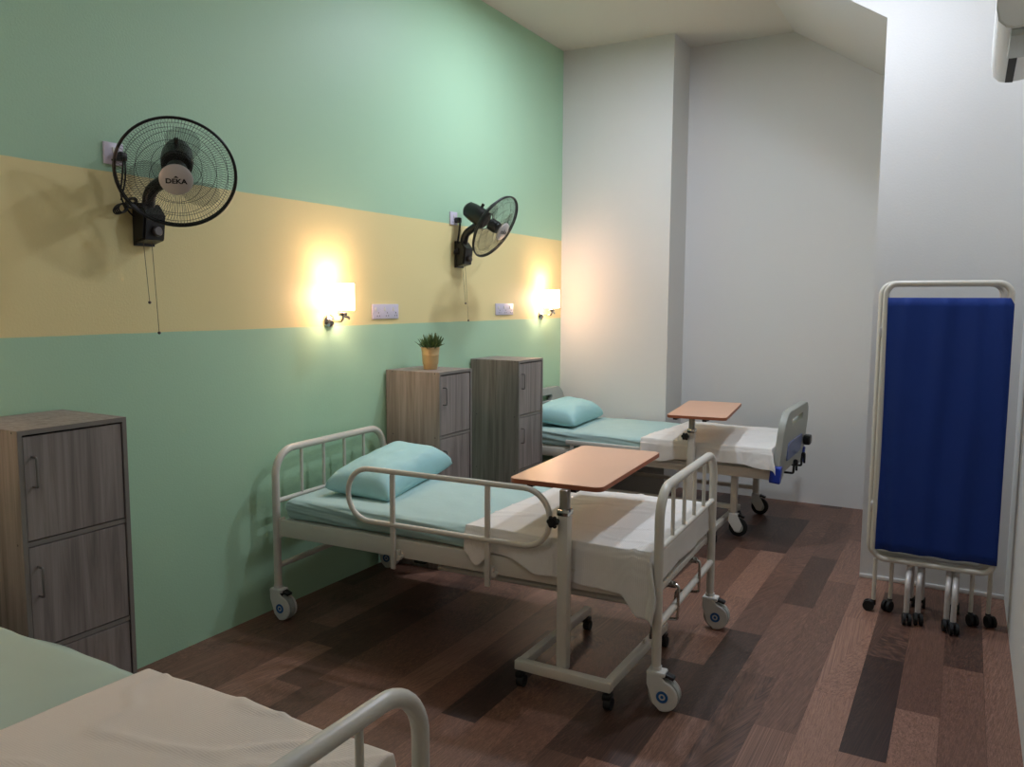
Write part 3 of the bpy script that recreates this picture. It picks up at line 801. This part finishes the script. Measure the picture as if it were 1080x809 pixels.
    for q in range(4):      # the spare length bundled into a flat figure of loops
        for sgn in (-1, 1):
            l = .062-.006*q; d_ = Vector((0, .86*sgn, .5*sgn)); nrm = Vector((0, -.5, .86))
            loop = [Vector((.026+.004*q, cy, cz)) + d_*(l/2*(1-math.cos(a))) + nrm*(.017*math.sin(a)) for a in (2*PI*k/16 for k in range(16))]
            cab.tube(loop, .0035, seg=6, closed=True)
    cab.box((.03, cy, cz), (.026, .012, .022), rot=Matrix.Rotation(R(30), 3, 'X'), bevel=.003)
    cab.build('power_cable', K, t, smooth=180)
    return t
M['fan_blade'] = mat('smoky_translucent_blade', (22, 34, 30), .25, var=.05, Alpha=.16)
wall_fan('large black wall fan facing the viewer with a silver round badge', 2.235, 1.90, (.32, 2.165, 2.09), (.66, -.56, -.50), (2.115, 2.185), [(-.035, 1.586), (.005, 1.458)], 65)
wall_fan('black wall fan seen from the side between the two visible wall lamps', 4.66, 1.90, (.30, 4.662, 2.085), (.85, .05, -.52), (4.60, 2.150), [(-.027, 1.581), (.008, 1.465)], 10)

# ================================================================ FOLDING SCREEN
def folding_screen():
    t = thing('folding_screen', 'folded privacy screen with royal blue curtain and cream tube frame on casters', 'screen', (2.962, 4.47, 0))
    S_ = M['cream_steel']
    w2 = .268
    for k, (yo, xo) in enumerate(((0, 0), (.055, -.022), (.105, -.03))):
        f = MB().tube([(-w2+xo, yo, .285), (-w2+xo, yo, 1.695), (w2+xo, yo, 1.695), (w2+xo, yo, .285)], .0145, fillet=.055, seg=14, closed=True)
        fo_ = f.build('panel_frame', S_, t)
        # curtain stretched inside, gathered in soft pleats
        bm = bmesh.new(); nx, nz = 90, 30; rows = []
        for i in range(nx+1):
            u = i/nx; x = -w2+.010+(2*w2+.004)*u+xo; r = []
            for j in range(nz+1):
                v = j/nz; z = .335+v*(1.625-.335)
                am = .0075+.007*noise.noise(Vector((u*5+k, v*.8, k)))
                y_ = yo-.019+am*math.sin(u*26+1.4*math.sin(v*2.5+u*4)) + .012*noise.noise(Vector((u*4, v*1.0, 3+k)))
                if u > .97: z = z if j < nz else z-.03*(u-.97)/.03
                r.append(bm.verts.new((x, y_, z)))
            rows.append(r)
        for i in range(nx):
            for j in range(nz): bm.faces.new((rows[i][j], rows[i+1][j], rows[i+1][j+1], rows[i][j+1]))
        me = bpy.data.meshes.new('curtain'); bm.to_mesh(me); bm.free()
        c = link_mesh('curtain', me, M['blue_cloth'], t, 180, 'royal blue gathered curtain'); sd_ = c.modifiers.new('thickness', 'SOLIDIFY'); sd_.thickness = .003
        MB().cyl((-w2+xo+.012, yo, .345), (w2+xo-.012, yo, .345), .006, seg=10).build('curtain_rod', M['chrome'], fo_)
        MB().cyl((-w2+xo+.012, yo, 1.612), (w2+xo-.012, yo, 1.612), .005, seg=10).build('curtain_rod', M['chrome'], fo_)
    for zz in (.55, 1.45):
        MB().box((-w2-.018, .03, zz), (.012, .075, .05), bevel=.003).build('hinge', M['silver'], t)
    # straight legs at the ends
    def foot(x, y):
        return MB().cyl((x, y, .05), (x, y, .28), .010, seg=12).build('leg', S_, t)
    def cast(leg, x, y, dx, dy):
        c = MB().cyl((x, y, .035), (x, y, .062), .012).box((x+dx*.4, y+dy*.4, .045), (.034, .034, .026), bevel=.008).build('caster', M['black'], leg)
        wd = Vector((-dy, dx, 0)).normalized()*.011 if (dx or dy) else Vector((.011, 0, 0))
        cc = Vector((x+dx, y+dy, .028)); 
        m2 = MB()
        for s_ in (-1, 1): m2.cyl(cc+wd*s_*.5, cc+wd*s_*1.8, .028, seg=20)
        m2.build('wheel', M['rubber'], leg)
    for x, y, dx, dy in ((-.255, .0, -.022, 0), (-.18, .055, -.01, -.02), (.185, .055, .01, -.02), (.262, .075, .01, -.02)):
        l = foot(x, y); cast(l, x, y, dx, dy)
    # curved stabiliser legs in the middle
    for x in (-.095, -.045, .082, .112):
        dy = {-.095: -.13, -.045: -.10, .082: -.12, .112: -.15}[x]
        l = MB().tube([(x, .03, .275), (x, .03, .235), (x, .03+dy, .235), (x, .03+dy, .05)], .013, fillet=.085, seg=12, fseg=10).build('leg', M['silver'], t, label='curved silver leg')
        cast(l, x, .03+dy, .004, -.018)
        back = MB().tube([(x+.006, .06, .275), (x+.006, .06, .235), (x+.006, .16, .235), (x+.006, .16, .05)], .013, fillet=.06, seg=12, fseg=8).build('leg', M['silver'], t, label='curved silver leg')
        cast(back, x+.006, .16, .0, .018)
    return t
folding_screen()

# ================================================================ AIR CONDITIONER
def air_conditioner():
    t = thing('air_conditioner', 'white wall air conditioner at the upper right corner of the picture', 'air conditioner', (XR, 4.66, 2.655))
    # profile in (x, z) with x from the wall to the left, z upward, extruded towards the viewer
    pr = [(0, .30), (-.17, .30), (-.205, .27), (-.222, .20), (-.222, .085), (-.212, .035), (-.185, .008), (-.15, 0), (-.02, .015), (0, .04)]
    MB().prism([(x, 0, z) for x, z in pr], (0, -.90, 0), bevel=.006).build('casing', M['plastic_white'], t)
    MB().box((-.145, -.25, .001), (.032, .46, .008), rot=Matrix.Rotation(R(4), 3, 'Y')).build('outlet_slot', M['gap'], t, smooth=0, label='dark air outlet slot')
    MB().box((-.105, -.72, -.012), (.13, .34, .03), bevel=.010).build('louver', M['plastic_grey'], t)
    return t
air_conditioner()

# repeats share a group
GROUPS = {'bed': 'hospital beds along the green wall', 'mattress': 'sheeted mattresses on the beds', 'blanket': 'light blankets on the beds',
          'pillow': 'aqua pillows on the beds', 'table': 'overbed tables', 'cabinet': 'grey ash cabinets between the beds',
          'socket': 'white wall sockets on the green wall', 'fan': 'black fans on the green wall', 'ceiling light': 'round ceiling lights',
          'lamp': 'wall lamps above the bed heads'}
for o in bpy.data.objects:
    if o.parent is None and o.get('category') in GROUPS: o['group'] = GROUPS[o['category']]
